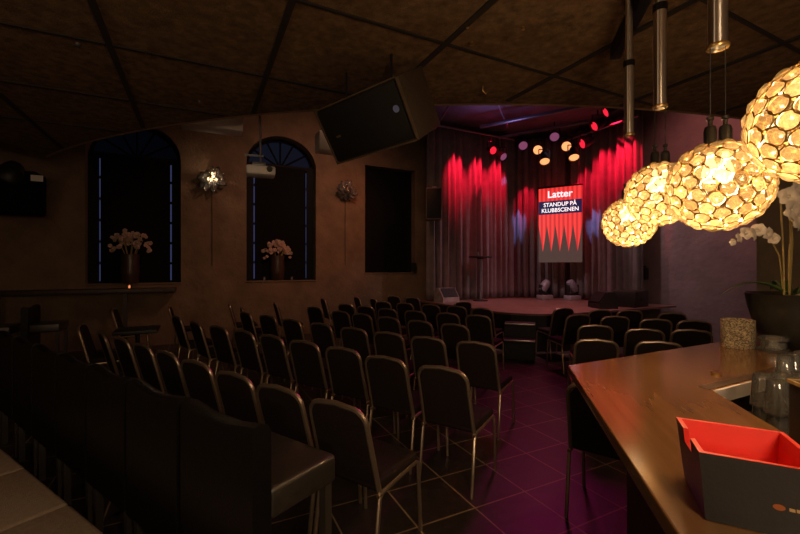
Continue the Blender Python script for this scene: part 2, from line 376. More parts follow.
# windows: frame, glass, blind
for i, (x0, x1, sill, top, arched) in enumerate(WINS):
    wn = bpy.data.objects.new('window_%d' % (i + 1), None); C.objects.link(wn); wn['kind'] = 'structure'; wn.rotation_euler = (0, 0, ROOM)
    N = 24; pts = []
    for j in range(N + 1):
        x = x0 + (x1 - x0) * (0.5 - 0.5 * math.cos(PI * j / N)); pts.append((x, arch_z(x, x0, x1, top, arched)))
    spring = (top - (x1 - x0) * 0.43) if arched else top - 0.05
    g = MB(); g.face_from([(x0, A0 + .34, sill), (x1, A0 + .34, sill), (x1, A0 + .34, spring), (x0, A0 + .34, spring)]); g.build('glass', DUSK, wn, 0)
    g = MB(); g.face_from([(x0, A0 + .34, spring), (x1, A0 + .34, spring)] + [(x, A0 + .34, max(z, spring + .001)) for x, z in reversed(pts)]); g.build('arch_glass', DUSKDIM if i == 1 else DUSKDARK, wn, 0)
    f = MB(); ring = [(x0, sill), (x1, sill)] + pts[::-1]
    cx, cz = (x0 + x1) / 2, (sill + top) / 2
    for (ax, az), (bx, bz) in zip(ring, ring[1:] + ring[:1]):
        if abs(ax - bx) + abs(az - bz) < 1e-5: continue
        f.tube([(ax * .96 + cx * .04, A0 + .31, az * .98 + cz * .02), (bx * .96 + cx * .04, A0 + .31, bz * .98 + cz * .02)], 0.035, 4)
    spring = (top - (x1 - x0) * 0.43) if arched else top - 0.05
    f.box((cx, A0 + .31, spring), (x1 - x0, .06, .09))
    nb = 6
    for j in range(1, nb): f.box((cx, A0 + .31, sill + (spring - sill) * j / nb), (x1 - x0, .04, .05))
    for j in (-1, 0, 1): f.box((cx + j * (x1 - x0) * .25, A0 + .31, (sill + spring) / 2), (.035, .04, spring - sill))
    if arched:
        for an in (35, 65, 90, 115, 145):
            a_ = math.radians(an); hw = (x1 - x0) / 2; f.tube([(cx, A0 + .31, spring), (cx + hw * .95 * math.cos(a_), A0 + .31, spring + (top - spring) * .97 * math.sin(a_))], .022, 4)
    f.build('window_frame', FRAMEDK, wn, 0)
    bw = (x1 - x0) * (0.745 if arched else 0.90); b_ = MB().box((cx - (0.0 if arched else 0.06), A0 + .22, (sill + spring) / 2 + .02), (bw, .03, spring - sill - .02), bevel=.008)
    b_.build('roller_blind', BLIND, wn, 0)
    # side curtains of dark fabric beyond the light gap
    sd = MB(); gap = 0.03
    if arched:
        for sgn in (-1, 1):
            w_ = (x1 - x0) / 2 - bw / 2 - gap; sd.box((cx + sgn * ((x1 - x0) / 2 - w_ / 2), A0 + .24, (sill + spring) / 2), (w_, .05, spring - sill))
        sd.box((cx, A0 + .27, spring + .02), (x1 - x0, .05, .1))
    else:
        sd.box((x1 - .09, A0 + .24, (sill + top) / 2), (.18, .05, top - sill))
    sd.build('side_panel', FRAMEDK, wn, 0)
    MB().box((cx, A0 + .13, sill + .012), (x1 - x0 + .04, .30, .03), bevel=.006).build('window_sill', PLASTER, wn, 0)

# drink ledge on the left wall
lg = thing('wall_ledge', 'dark wooden drink ledge along the wall under the leftmost arched window', 'ledge', (0, 0, 0), ROOM)
MB().box((-2.15, 9.64, 1.175), (3.4, 0.39, 0.09), bevel=.01).build('shelf', DARKWOOD, lg)
MB().box((-1.32, 9.50, 0.565), (0.06, 0.06, 1.13)).build('leg', DARKWOOD, lg)
MB().box((-3.2, 9.50, 0.565), (0.06, 0.06, 1.13)).build('leg', DARKWOOD, lg)

# stage
st_poly = [(5.35, 9.5), (5.35, 6.9), (5.40, 6.45), (5.52, 6.12), (5.72, 5.85), (6.0, 5.66), (6.4, 5.54), (6.9, 5.5), (10.0, 5.5), (10.0, 9.5)]
SH = 0.74
stg = bpy.data.objects.new('stage', None); C.objects.link(stg); stg.rotation_euler = (0, 0, ROOM)
tag(stg, 'low corner stage with reddish floor and black sides', 'stage')
MB().prism(st_poly, SH - 0.04, SH).build('stage_floor', STAGETOP, stg, 0)
MB().prism([(b + .02, a + .02) for b, a in st_poly[:-2]] + [(9.98, 5.52), (9.98, 9.48)][:0] + [(9.98, 9.48)], 0.0, SH - 0.04).build('stage_skirt', STAGESIDE, stg, 0)
stp = thing('stage_steps', 'black two-tread step unit with metal nosings before the stage', 'steps', R(5.17, 5.50), ROOM - PI / 4)
# local: y towards the stage
for j, z in enumerate((0.38, 0.63)):
    MB().box((0, 0.14 + 0.28 * j - 0.28, z - .03), (0.54, 0.28, 0.06), bevel=.006).build('tread', STAGESIDE, stp)
    MB().box((0, 0.28 * j - 0.28 - 0.004, z - .012), (0.53, 0.02, 0.025), bevel=.004).build('nosing', ALU, stp)
for sx in (-.255, .255):
    mb = MB(); mb.box((sx, -.14, .175), (.03, .28, .35)); mb.box((sx, .14, .30), (.03, .28, .60)); mb.build('side_panel', STAGESIDE, stp)
MB().box((0, -.10, .175), (.48, .02, .35)).build('riser', STAGESIDE, stp)
MB().box((0, .03, .47), (.48, .02, .22)).build('riser', STAGESIDE, stp)

# curtains: wavy drapes hung along a line
def drape(name, label, p0, p1, z0, z1, amp, wl, seed):
    rnd = random.Random(seed); d = (p1 - p0); L = d.length; d.normalize(); nrm = Vector((-d.y, d.x, 0))
    n = int(L / 0.02); ph = 0; xs = []
    for i in range(n + 1):
        ph += 2 * PI * 0.02 / (wl * (0.75 + 0.5 * rnd.random() if i % 8 else 1)); xs.append(ph)
    zs = [z0 + (z1 - z0) * t for t in (0, .05, .2, .4, .6, .8, .94, 1)]
    mb = MB(); grid = []
    for z in zs:
        t = (z - z0) / (z1 - z0); row = []
        for i in range(n + 1):
            off = amp * (1 - .45 * t) * (math.sin(xs[i]) + .35 * math.sin(2.3 * xs[i] + 1.7 * t))
            row.append(mb.bm.verts.new(p0 + d * (L * i / n) + nrm * off + Vector((0, 0, z))))
        grid.append(row)
    for a, b in zip(grid, grid[1:]):
        for i in range(n): mb.bm.faces.new((a[i], a[i + 1], b[i + 1], b[i]))
    o = mb.build(name, CURTAIN, None, 80)
    so = o.modifiers.new('solid', 'SOLIDIFY'); so.thickness = 0.012
    return tag(o, label, 'curtain', None)
ZB = SH + 0.015
drape('stage_curtain', 'pleated stage curtain left of the screen along the side wall', R(5.40, 9.17), R(8.35, 9.17), ZB, 5.45, .095, .23, 1)
drape('stage_curtain', 'pleated curtain in the stage corner directly behind the screen', R(8.40, 9.20), R(9.58, 8.3), ZB, 5.45, .075, .21, 2)
drape('stage_curtain', 'pleated stage curtain right of the screen reaching the pendant lamps', R(9.62, 8.22), R(9.62, 6.05), ZB, 5.5, .095, .23, 3)

# ------------------------------------------------------------------ bar
BH = 1.10
bd = Vector((0.252, 0.968, 0)); Cn = Vector((0.94, 2.24, 0)); fd = Vector((0.894, 0.447, 0))
bar = thing('bar_counter', 'glossy brown wooden bar counter in the right foreground', 'bar counter')
def lp(p): return (p.x, p.y)
end = R(3.885, 1.58); O0 = Cn - bd * 3.2
inC = Vector((1.40, 1.79, 0)); I0 = inC - bd * 2.75; inE = R(3.885, 0.974)
inC = inC
outer = [O0, Cn, Cn + fd * 2.02]; e = Cn + fd * 4.6
outline = [lp(O0), lp(Cn), lp(e), lp(Vector((inC.x, inC.y, 0)) + fd * 4.4), lp(inC), lp(I0)]
top = MB().prism(outline, BH - 0.045, BH).build('countertop', BARTOP, bar, 0)
bv = top.modifiers.new('bevel', 'BEVEL'); bv.width = .006; bv.segments = 2; bv.limit_method = 'ANGLE'
sh = Vector((-0.968, 0.252, 0)) * -0.16
def off(p, q): return lp(p + q)
fn = Vector((0.447, -0.894, 0)) * 0.16
cs = Cn + sh + fn
panel = [lp(O0 + sh), lp(cs - bd * .0), lp(e + fn), lp(e + fn * 1.2), lp(cs + (sh + fn) * .25), lp(O0 + sh * 1.2)]
MB().prism(panel, 0.0, BH - 0.045).build('front_panel', DARKWOOD, bar, 0)
# white edging round the well behind the counter
wpts = [inC - bd * 2.7, inC, inC + fd * 4.3]
q = MB()
for p0, p1, nn in ((wpts[1], wpts[2], Vector((.447, -.894, 0))),):
    q.prism([lp(p0 - nn * .0), lp(p1 - nn * .0), lp(p1 + nn * .012), lp(p0 + nn * .012)], BH - 0.062, BH - 0.002)
q.build('white_edging', WHITE, bar, 0)['label'] = 'white edging strip round the well'
wf = Vector((-.447, .894, 0))
MB().prism([lp(inC - fd * .02 + wf * .012), lp(inC + fd * 4.2 + wf * .012), lp(inC + fd * 4.2 + wf * .06), lp(inC + wf * .06)], BH - .01, BH + .0015).build('metal_strip', TANEDGE, bar, 0)
wk = [lp(inC - bd * 2.7 + Vector((.03, -.02, 0))), lp(inC + Vector((.016, -.02, 0))), lp(inC + fd * 3.6 + Vector((0, -.02, 0))), (4.8, 2.6), (2.2, .6), (1.4, -.8)]
tag(MB().prism(wk, 0.93, 0.97).build('sink_worktop', BLACKPL, None, 0), 'black worktop sunk behind the bar counter under the glasses', 'worktop')
for n_, (x, y) in enumerate(((1.9, 1.2), (1.3, -.3), (2.9, 2.2))):
    pass
wc = MB().prism([(1.42, -.6), (1.75, .9), (1.9, 1.45), (2.9, 1.95), (3.0, 1.85), (1.95, .3)], 0.0, 0.93)
tag(wc.build('under_bar_cabinet', BLACKPL, None, 0), 'black cabinet under the sunken worktop behind the bar', 'cabinet')

# red caddy on the bar
NL, FL, FR, NR = Vector((.643, .86, 0)), Vector((.733, 1.062, 0)), Vector((.925, .965, 0)), Vector((.835, .763, 0))
ctr = (NL + FL + FR + NR) / 4
cad = thing('bar_caddy', 'black caddy with bright red inside and notched side on the bar', 'caddy', (ctr.x, ctr.y, BH))
CH = 0.152
def qd(s, z): return [ctr.lerp(p, s) - ctr + Vector((0, 0, z)) for p in (NL, FL, FR, NR)]
def shell(mb, lo, hi, skip=None):
    for i in range(4):
        if i == skip: continue
        mb.face_from([lo[i], lo[(i + 1) % 4], hi[(i + 1) % 4], hi[i]])
o_lo, o_hi = qd(.86, .002), qd(1.0, CH)
i_lo, i_hi = qd(.80, .012), qd(.905, CH)
# left side (NL->FL) carries the notch
def lerp4(lo, hi, i, u, v):
    return lo[i].lerp(lo[(i + 1) % 4], u).lerp(hi[i].lerp(hi[(i + 1) % 4], u), v)
def notch_side(mb, lo, hi, i):
    V = 0.78
    for u0, u1, v0, v1 in ((0, .35, 0, 1), (.65, 1, 0, 1), (.35, .65, 0, V)):
        mb.face_from([lerp4(lo, hi, i, u0, v0), lerp4(lo, hi, i, u1, v0), lerp4(lo, hi, i, u1, v1), lerp4(lo, hi, i, u0, v1)])
ob = MB(); shell(ob, o_lo, o_hi, 0); notch_side(ob, o_lo, o_hi, 0); ob.face_from(o_lo); ob.build('outer_shell', BLACKPL, cad, 0)
ib = MB(); shell(ib, i_lo, i_hi, 0); notch_side(ib, i_lo, i_hi, 0); ib.face_from(i_lo)
for i in range(4):
    for u0, u1 in (((0, .35), (.65, 1)) if i == 0 else ((0, 1),)):
        ib.face_from([lerp4(o_lo, o_hi, i, u0, 1), lerp4(o_lo, o_hi, i, u1, 1), lerp4(i_lo, i_hi, i, u1, 1), lerp4(i_lo, i_hi, i, u0, 1)])
V = .78
ib.face_from([lerp4(o_lo, o_hi, 0, .35, V), lerp4(o_lo, o_hi, 0, .65, V), lerp4(i_lo, i_hi, 0, .65, V), lerp4(i_lo, i_hi, 0, .35, V)])
for u in (.35, .65):
    ib.face_from([lerp4(o_lo, o_hi, 0, u, V), lerp4(i_lo, i_hi, 0, u, V), lerp4(i_lo, i_hi, 0, u, 1), lerp4(o_lo, o_hi, 0, u, 1)])
ib.build('red_lining', REDPL, cad, 0)['label'] = 'bright red inner lining and rim'
# round emblem and a worn golden mark on the near face
d_ = (o_hi[0] - o_hi[3]).normalized(); nf = (o_hi[3] - o_hi[0]).cross(o_lo[0] - o_hi[0]).normalized()
fc = lerp4(o_lo, o_hi, 3, .22, .50)
upv = (o_hi[0] - o_lo[0]).normalized(); sdv = -d_
nf = sdv.cross(upv).normalized()
if nf.y > 0: nf = -nf
orange = mat('orange_print', (0.30, 0.085, 0.02), 0.5); goldp = mat('gold_print', (0.45, 0.30, 0.12), 0.5)
def onface(u, v): return lerp4(o_lo, o_hi, 3, u, v) + nf * .0012
fcu = .37; em = MB()
base = onface(fcu, .42)
em.face_from([base + (sdv * math.cos(t * PI / 8) * .010 + upv * math.sin(t * PI / 8) * .0065) for t in range(16)]); em.build('emblem', orange, cad, 0)
mk = MB()
for j in range(4):
    c0 = base - sdv * 0 + sdv * (.020 + .011 * j)
    for dz, wv in ((-.001, .0045),):
        mk.face_from([c0 + upv * (dz - .003) - sdv * wv, c0 + upv * (dz - .0035) + sdv * wv, c0 + upv * (dz + .003) + sdv * wv, c0 + upv * (dz + .004) - sdv * wv])
mk.build('golden_mark', goldp, cad, 0)

# black box with gold emblem at the frame's right edge
bx = thing('black_box', 'black box with golden rim and oval emblem beside the stacked glasses', 'box', (1.255, 1.165, BH), math.radians(-14))
MB().box((0, 0, .10), (.13, .13, .20), bevel=.004).build('body', BLACKPL, bx)
rm = MB()
for c, s in (((0, -.066, .197), (.134, .006, .010)), ((0, .066, .197), (.134, .006, .010)), ((-.066, 0, .197), (.006, .126, .010)), ((.066, 0, .197), (.006, .126, .010))): rm.box(c, s)
rm.build('gold_rim', goldp, bx); e_ = MB()
e_.lathe([(0, 0), (.022, 0), (.022, .002), (0, .002)], T=Matrix.Translation((-.010, -.0655, .150)) @ Matrix.Rotation(PI / 2, 4, 'X') @ Matrix.Diagonal((1, .55, 1, 1)), n=18)
e_.build('emblem', goldp, bx)

# glasses
def tumbler_profile(r0, r1, h, t=.003):          # stands upside down: mouth down
    return [(r0, 0), (r0 - t, 0), (r1 - t, h - .012), (0, h - .012), (0, h), (r1 - .002, h), (r1, h - .003), (r0, 0)]
gl0 = MB().lathe(tumbler_profile(.040, .031, .125), n=20).build('drinking_glass', CLEAR, None, 40)
spots = []
for r in range(2):
    for c in range(4):
        p = Vector((1.415, 1.50, 0)) + bd * (0.088 * r) + Vector((.994, .11, 0)) * (.086 * c)
        spots.append((p.x, p.y, r, c))
first = True
tiers = ('lower', 'upper')
rows3 = ('nearer', 'farther')
def put_glass(x, y, z, label):
    global first
    if first: o = gl0; first = False
    else: o = gl0.copy(); C.objects.link(o)
    o.location = (x, y, z); tag(o, label, 'glass', 'upturned drinking glasses behind the bar')
for x, y, r, c in spots:
    for t in range(2):
        put_glass(x, y, .97 + .131 * t, 'clear upturned glass, %s tier, %s row, %s from the counter edge' % (tiers[t], rows3[r], ORD[c]))
for j in range(3):
    for t in range(2):
        p = Vector((1.85, 1.92, 0)) + fd * .092 * j
        put_glass(p.x, p.y, .97 + .131 * t, 'clear upturned glass, %s tier, %s along the white-edged corner' % (tiers[t], ORD[j]))

# candle holders and flower pot on the bar
ch = thing('candle_holder', 'cylindrical gold glitter candle holder on the bar before the purple wall', 'candle holder', (2.33, 2.76, BH))
MB().lathe([(0, 0), (.092, 0), (.095, .004), (.095, .188), (.090, .19), (.087, .185), (.087, .01), (0, .01)], n=32).build('glitter_cup', GLITTER, ch)
MB().lathe([(0, .01), (.03, .01), (.03, .08), (0, .08)], n=16).build('candle', WHITE, ch)
gh = thing('glass_bowl', 'low clear glass bowl with thick rims beside the glitter holder', 'bowl', (2.43, 2.60, BH))
MB().lathe([(0, 0), (.075, 0), (.08, .006), (.08, .022), (.066, .03), (.064, .068), (.078, .078), (.078, .095), (.07, .097), (.066, .09), (.055, .07), (.055, .03), (0, .025)], n=28).build('bowl', CLEAR, gh)
tag(at(MB().lathe([(0, 0), (.022, 0), (.022, .012), (0, .012)], n=16).build('bottle_cap', GOLD, None), (1.62, 2.05, BH)), 'small brass bottle cap on the bar near the glasses', 'cap')
orc = thing('potted_orchid', 'white orchid in a large black pot at the end of the bar', 'plant', (2.67, 2.72, BH + .002))
MB().lathe([(0, 0), (.12, 0), (.15, .02), (.20, .14), (.235, .27), (.250, .36), (.255, .365), (.245, .37), (.238, .355), (.225, .27), (0, .27)], n=36).build('pot', POT, orc)
MB().lathe([(0, .33), (.236, .33), (.2, .335), (0, .345)], n=24).build('soil', mat('bark_soil', (.05, .03, .018), .9, bump=.8, bscale=60), orc)
def leaf(mb, root, dirn, L, wd, droop, lift=.05):
    d = Vector((dirn[0], dirn[1], 0)).normalized(); s = Vector((-d.y, d.x, 0)); rows = []
    for i in range(11):
        t = i / 10; c = Vector(root) + d * L * t + Vector((0, 0, lift * math.sin(PI * t * .8) * 2 - droop * t * t))
        ww = wd * math.sin(PI * (0.06 + .94 * t) ** .75) ** .8 if t < 1 else 0.002
        rows.append([mb.bm.verts.new(c + s * ww + Vector((0, 0, ww * .25))), mb.bm.verts.new(c), mb.bm.verts.new(c - s * ww + Vector((0, 0, ww * .25)))])
    for a, b in zip(rows, rows[1:]):
        for i in range(2): mb.bm.faces.new((a[i], a[i + 1], b[i + 1], b[i]))
    return mb
for root, dr, L, dp in (((-.03, 0, .36), (-1, .1), .42, .06), ((.03, .03, .36), (1, .05), .40, .05), ((0, -.05, .36), (-.3, -1), .25, .05), ((.02, .04, .36), (.4, 1), .28, .04), ((.05, -.02, .36), (.8, -.7), .3, .06)):
    o = leaf(MB(), root, dr, L, .036, dp).build('leaf', LEAF, orc, 60)
    o.modifiers.new('solid', 'SOLIDIFY').thickness = .003
for p0, p1, r in (((-.075, -.02, .33), (-.10, -.02, .98), .0055), ((-.02, .0, .33), (-.015, .0, 1.0), .0065), ((.0, .03, .33), (.012, .03, .86), .005), ((-.05, -.03, .33), (-.07, -.05, .70), .005)):
    MB().tube([p0, ((p0[0] + p1[0]) / 2 + .004, p0[1], (p0[2] + p1[2]) / 2), p1], r, 8).build('cane', STEM, orc)
MB().tube([(-.06, .0, .34), (-.09, .0, .62), (-.15, .0, .74), (-.24, .0, .79), (-.34, .0, .775), (-.42, .0, .73)], .0045, 8).build('stem', STEM, orc)
MB().tube([(-.01, .01, .34), (.0, .0, .72), (-.03, -.02, .88), (-.08, -.03, .98), (-.04, -.03, 1.06)], .0045, 8).build('stem', STEM, orc)
MB().tube([(.05, .0, .34), (.09, .0, .60), (.16, .02, .72), (.22, .02, .74)], .0035, 8).build('stem', STEM, orc)
for sx in (-.3, .1, .45): MB().tube([(-.02, -.04, .36), (sx * .1 - .02, -.2, .385), (sx * .35 - .03, -.28, .33)], .0035, 6).build('root', mat('pale_root', (.5, .4, .26), .6), orc)
def flower_mesh(R_=.045, seed=0):
    rnd = random.Random(seed); mb = MB()
    for i in range(5):
        a = 2 * PI * i / 5 + .3; wd = R_ * (.62 if i % 2 == 0 else .48)
        d = Vector((math.cos(a), 0, math.sin(a))); s = Vector((-d.z, 0, d.x)); rows = []
        for j in range(6):
            t = j / 5; c = d * R_ * t + Vector((0, -.25 * R_ * math.sin(PI * t) - .1 * R_ * t, 0)); ww = wd * math.sin(PI * (.08 + .9 * t)) ** .7
            rows.append([mb.bm.verts.new(c + s * ww + Vector((0, .1 * R_, 0))), mb.bm.verts.new(c), mb.bm.verts.new(c - s * ww + Vector((0, .1 * R_, 0)))])
        for p, q_ in zip(rows, rows[1:]):
            for x in range(2): mb.bm.faces.new((p[x], p[x + 1], q_[x + 1], q_[x]))
    mb.lathe([(0, -.2 * R_), (.16 * R_, -.1 * R_), (.2 * R_, .1 * R_), (0, .28 * R_)], n=8, T=Matrix.Rotation(PI / 2, 4, 'X'))
    return mb
fl = flower_mesh(.05, 1).build('flower', PETAL, orc, 60)
fpos = [(-.15, -.02, .74, .8, -20), (-.20, -.03, .775, .85, 10), (-.25, -.02, .80, .9, -35), (-.30, -.03, .77, .95, 25), (-.345, -.03, .775, .9, -10), (-.385, -.02, .745, .7, 20), (-.425, -.02, .715, .5, 0),
        (-.02, -.03, .86, 1.5, 30), (.03, -.02, .90, 1.4, -30), (-.06, -.05, .93, 1.4, 15), (.0, -.05, .97, 1.5, -15), (.05, -.04, 1.0, 1.3, 20), (-.07, -.04, 1.02, 1.3, -20), (-.01, -.03, 1.07, 1.1, 10), (.24, 0, .73, .9, 0)]
for i, (x, y, z, s_, rz) in enumerate(fpos):
    o = fl if i == 0 else fl.copy()
    if i: C.objects.link(o); o.parent = orc
    o.location = (x, y, z); o.scale = (s_, s_, s_); o.rotation_euler = (math.radians(random.uniform(-15, 25)), math.radians(random.uniform(0, 70)), math.radians(rz))

# ------------------------------------------------------------------ pendant lamps over the bar
LR = 0.15
TUBEZ = [2.45, 2.42, 2.445, 2.485]
LAMPS = [(1.06, 1.00, 2.02), (1.12, 1.41, 1.935), (1.30, 2.00, 2.015), (1.46, 2.55, 1.935)]
tr0, tr1 = Vector((0.913, 0.2, 0)), Vector((1.694, 3.15, 0)); dv = (tr1 - tr0)
tk = MB(); tk.box(((tr0.x + tr1.x) / 2, (tr0.y + tr1.y) / 2, 3.34), (dv.length, .07, .11), rz=math.atan2(dv.y, dv.x))
tag(tk.build('lighting_track', BLACKMET, None, 0), 'black track on the ceiling carrying the pendant lamps over the bar', 'track')
LN = ['nearest pendant globe of warm crystals, cut off by the right frame edge', 'second nearest warm crystal globe pendant, before the white orchid',
      'third warm crystal globe pendant over the bar, between two others', 'farthest and smallest warm crystal globe pendant beside the stage curtain']
def make_lamp(x, y, zc, label):
    t = thing('pendant_lamp', label, 'lamp', (x, y, 0), group='crystal pendants over the bar'); return t
lampparts = {}
def lamp_shade():
    N = 140; cr = MB(); wr = MB(); ga = PI * (3 - math.sqrt(5))
    for i in range(N):
        z = 1 - 2 * (i + .5) / N
        if z > .955: continue
        r = math.sqrt(1 - z * z); d = Vector((r * math.cos(ga * i), r * math.sin(ga * i), z))
        q = d.to_track_quat('Z', 'Y').to_matrix().to_4x4(); T = Matrix.Translation(d * LR) @ q
        s = .0228
        cr.lathe([(0, -.007), (s * .6, -.005), (s, 0), (s * .72, .006), (s * .34, .010), (0, .011)], n=8, T=T)
        b = bmesh.new(); pts = []
        ring = []
        for j in range(10):
            a = 2 * PI * j / 10; c = Vector((math.cos(a), math.sin(a), 0))
            ring.append([b.verts.new(c * (s + .0012 + .0022 * math.cos(e)) + Vector((0, 0, .0022 * math.sin(e)))) for e in (0, 2.1, 4.2)])
        for j in range(10):
            p, q2 = ring[j], ring[(j + 1) % 10]
            for m_ in range(3): b.faces.new((p[m_], q2[m_], q2[(m_ + 1) % 3], p[(m_ + 1) % 3]))
        wr.merge(b, T)
    return cr, wr
for li, (x, y, zc) in enumerate(LAMPS):
    t = make_lamp(x, y, zc, LN[li])
    if li == 0:
        cr, wr = lamp_shade()
        lampparts['crystal_shade'] = cr.build('crystal_shade', CRYSTAL, t, 30)
        lampparts['wire_frame'] = wr.build('wire_frame', GOLD, t, 60)
        sh1, wf1 = lampparts['crystal_shade'], lampparts['wire_frame']
    else:
        sh1, wf1 = lampparts['crystal_shade'].copy(), lampparts['wire_frame'].copy()
        for o in (sh1, wf1): C.objects.link(o); o.parent = t
    for o in (sh1, wf1): o.location = (0, 0, zc); o.rotation_euler = (0, 0, li * 1.3)
    ta = math.atan2(dv.y, dv.x)
    tz = TUBEZ[li]; ux, uy = math.cos(-.25), math.sin(-.25)
    for sgn in (-1, 1):
        cx, cy = sgn * .023 * ux, sgn * .023 * uy
        MB().lathe([(0, zc + LR - .03), (.019, zc + LR - .03), (.020, zc + LR + .045), (.016, zc + LR + .06), (.007, zc + LR + .065), (.007, zc + LR + .082), (.011, zc + LR + .085), (.011, zc + LR + .095), (0, zc + LR + .097)], c=(cx, cy, 0), n=14).build('socket', BLACKPL, t)
        MB().tube([(cx, cy, zc + LR + .09), (cx, cy, tz + .02)], .0018, 6).build('wire', BLACKPL, t)
        MB().lathe([(0, zc + .12), (.009, zc + .118), (.012, zc + .09), (.024, zc + .055), (.026, zc + .035), (.018, zc + .016), (0, zc + .010)], c=(cx, cy, 0), n=14).build('bulb', BULB, t)
    MB().lathe([(.0, tz + .005), (.026, tz + .005), (.029, tz), (.029, 2.935), (.0, 2.935)], n=24).build('chrome_tube', CHROME, t)
    MB().lathe([(.024, tz + .002), (.033, tz), (.035, tz + .005), (.033, tz + .012), (.024, tz + .012)], n=24).build('tube_rim', GOLD, t)
    MB().lathe([(.0, 2.925), (.033, 2.925), (.033, 2.96), (0, 2.96)], n=24).build('collar', BLACKMET, t)
    MB().lathe([(.0, 2.96), (.023, 2.96), (.020, 3.394), (0, 3.394)], n=20).build('rod', CHROME, t)
    light('pendant_glow', 'POINT', (x, y, zc - .01), 21.0, (1.0, 0.68, 0.375), .035)

# ------------------------------------------------------------------ chairs
chair = thing('banquet_chair', '', 'chair')
def frame_back():
    pts = []
    hw, rad, top, z0, y0, yt = .205, .088, .910, .43, .125, .0
    def P(x, z): return (x, y0 + (yt - y0) * ((z - z0) / (top - z0)) ** 1.0, z)
    pts.append(P(-hw, z0)); pts.append(P(-hw + .004, .6)); pts.append(P(-hw + .008, top - rad))
    for i in range(1, 6):
        a = PI - PI / 2 * i / 6; pts.append(P(-hw + .008 + rad + rad * math.cos(a), top - rad + rad * math.sin(a) * .95))
    pts.append(P(0, top + .006))
    q = [(-x, y, z) for x, y, z in reversed(pts[:-1])]
    return pts + q
fb = frame_back()
MB().tube(fb, .0155, 8).build('back_frame', BRONZE, chair)
bk = MB()
inner = [(x * .93, y + .002, z - .012 if z > .8 else z) for x, y, z in fb if z > .46] 
inner = [(fb[0][0] * .93, .118, .47)] + inner + [(-fb[0][0] * .93, .118, .47)]
fr = [bk.bm.verts.new((x, y + .030, z)) for x, y, z in inner]; rr = [bk.bm.verts.new((x, y - .012, z)) for x, y, z in inner]
bk.bm.faces.new(fr); bk.bm.faces.new(rr[::-1])
for i in range(len(inner)): bk.bm.faces.new((fr[i], rr[i], rr[(i + 1) % len(inner)], fr[(i + 1) % len(inner)]))
bk.build('backrest', UPH, chair)
MB().box((0, .315, .475), (.43, .42, .075), bevel=.028, seg=3).build('seat', UPH, chair)
for s in (-1, 1):
    MB().tube([(s * .212, .10, .425), (s * .212, .13, .432), (s * .212, .50, .452)], .0125, 8).build('seat_rail', BRONZE, chair)
    MB().tube([(s * .212, .49, .452), (s * .214, .522, .44), (s * .216, .55, .01), (s * .216, .55, 0)], .0125, 8).build('leg', BRONZE, chair)
    MB().tube([(s * .212, .14, .432), (s * .213, .115, .41), (s * .216, .055, .01), (s * .216, .055, 0)], .0125, 8).build('leg', BRONZE, chair)
MB().tube([(-.212, .49, .435), (.212, .49, .435)], .009, 6).build('cross_rail', BRONZE, chair)
used = [False]
def put_chair(x, y, fx, fy, label, group):
    rz = -math.atan2(fx, fy)
    if not used[0]:
        chair.location = (x, y, 0); chair.rotation_euler = (0, 0, rz); chair['label'] = label; chair['group'] = group; used[0] = True
    else: dup(chair, (x, y, 0), rz, label, group)
ROWS = [
    [(-.30, 2.16), (-.705, 2.45), (-1.11, 2.76), (-1.55, 3.11), (-1.98, 3.46), (-2.40, 3.79), (-2.83, 4.12), (-3.28, 4.46), (-4.02, 5.10)],
    [(.35, 2.92), (-.08, 3.26), (-.48, 3.62), (-.91, 3.95), (-1.34, 4.29), (-1.76, 4.60), (-2.21, 4.95), (-2.68, 5.32), (-3.27, 5.93)],
    [(.78, 3.90), (.33, 4.18), (-.09, 4.48), (-.52, 4.81), (-.99, 5.19), (-1.48, 5.60), (-1.97, 6.06), (-2.46, 6.47)],
    [(.70, 5.12), (.27, 5.45), (-.17, 5.84), (-.60, 6.26), (-.99, 6.63), (-1.57, 7.35)],
    [(1.19, 6.08), (.76, 6.36), (.25, 6.68), (-.22, 7.02), (-.64, 7.46), (-1.06, 7.88)],
    [(1.46, 7.10), (1.06, 7.48), (.60, 7.80), (.10, 8.10), (-.36, 8.46)],
    [(1.34, 8.45), (.30, 9.60), (-.16, 10.05)]]
RN = ['front chair row behind the leather stools', 'second chair row', 'third chair row', 'fourth chair row', 'fifth chair row', 'sixth chair row', 'seventh chair row nearest the stage']
RN[0] = 'nearest chair row beside the leather stools'
for r, row in enumerate(ROWS):
    for c, (x, y) in enumerate(row):
        f = (.54, .842) if r < 3 and c < 4 else (.60, .80)
        x -= .05 if r < 3 else .01
        if c >= 7: f = (.70, .71)
        if r == 0 and c == 8: f = (.88, .47)
        if r >= 4: f = (.55, .835)
        if r == 6 and c == 0: f = (-.25, .97)
        put_chair(x, y, *f, 'dark banquet chair, %s from the centre aisle, %s%s' % (ORD[c], RN[r], '' if r in (0, 6) else ' from the stools'), 'banquet chairs left of the aisle')
SIDE = [(-5.05, 7.05, 'dark banquet chair seen side-on against the wall beneath the ledge leg'),
        (-4.30, 7.45, 'dark banquet chair seen side-on by the wall just right of the first arched window'),
        (-3.42, 8.00, 'dark banquet chair seen side-on by the wall midway between the arched windows'),
        (-2.86, 7.20, 'dark banquet chair seen side-on, left of the second arched window vase'),
        (-2.55, 8.15, 'dark banquet chair seen side-on under the second arched window'),
        (-1.80, 9.30, 'dark banquet chair seen side-on under the second wall sconce'),
        (-1.06, 9.75, 'dark banquet chair by the wall beneath the square window, left one'),
        (-.62, 9.25, 'dark banquet chair by the wall beneath the square window, right one')]
for x, y, l in SIDE: put_chair(x, y, .894, .447, l, 'banquet chairs along the left wall')
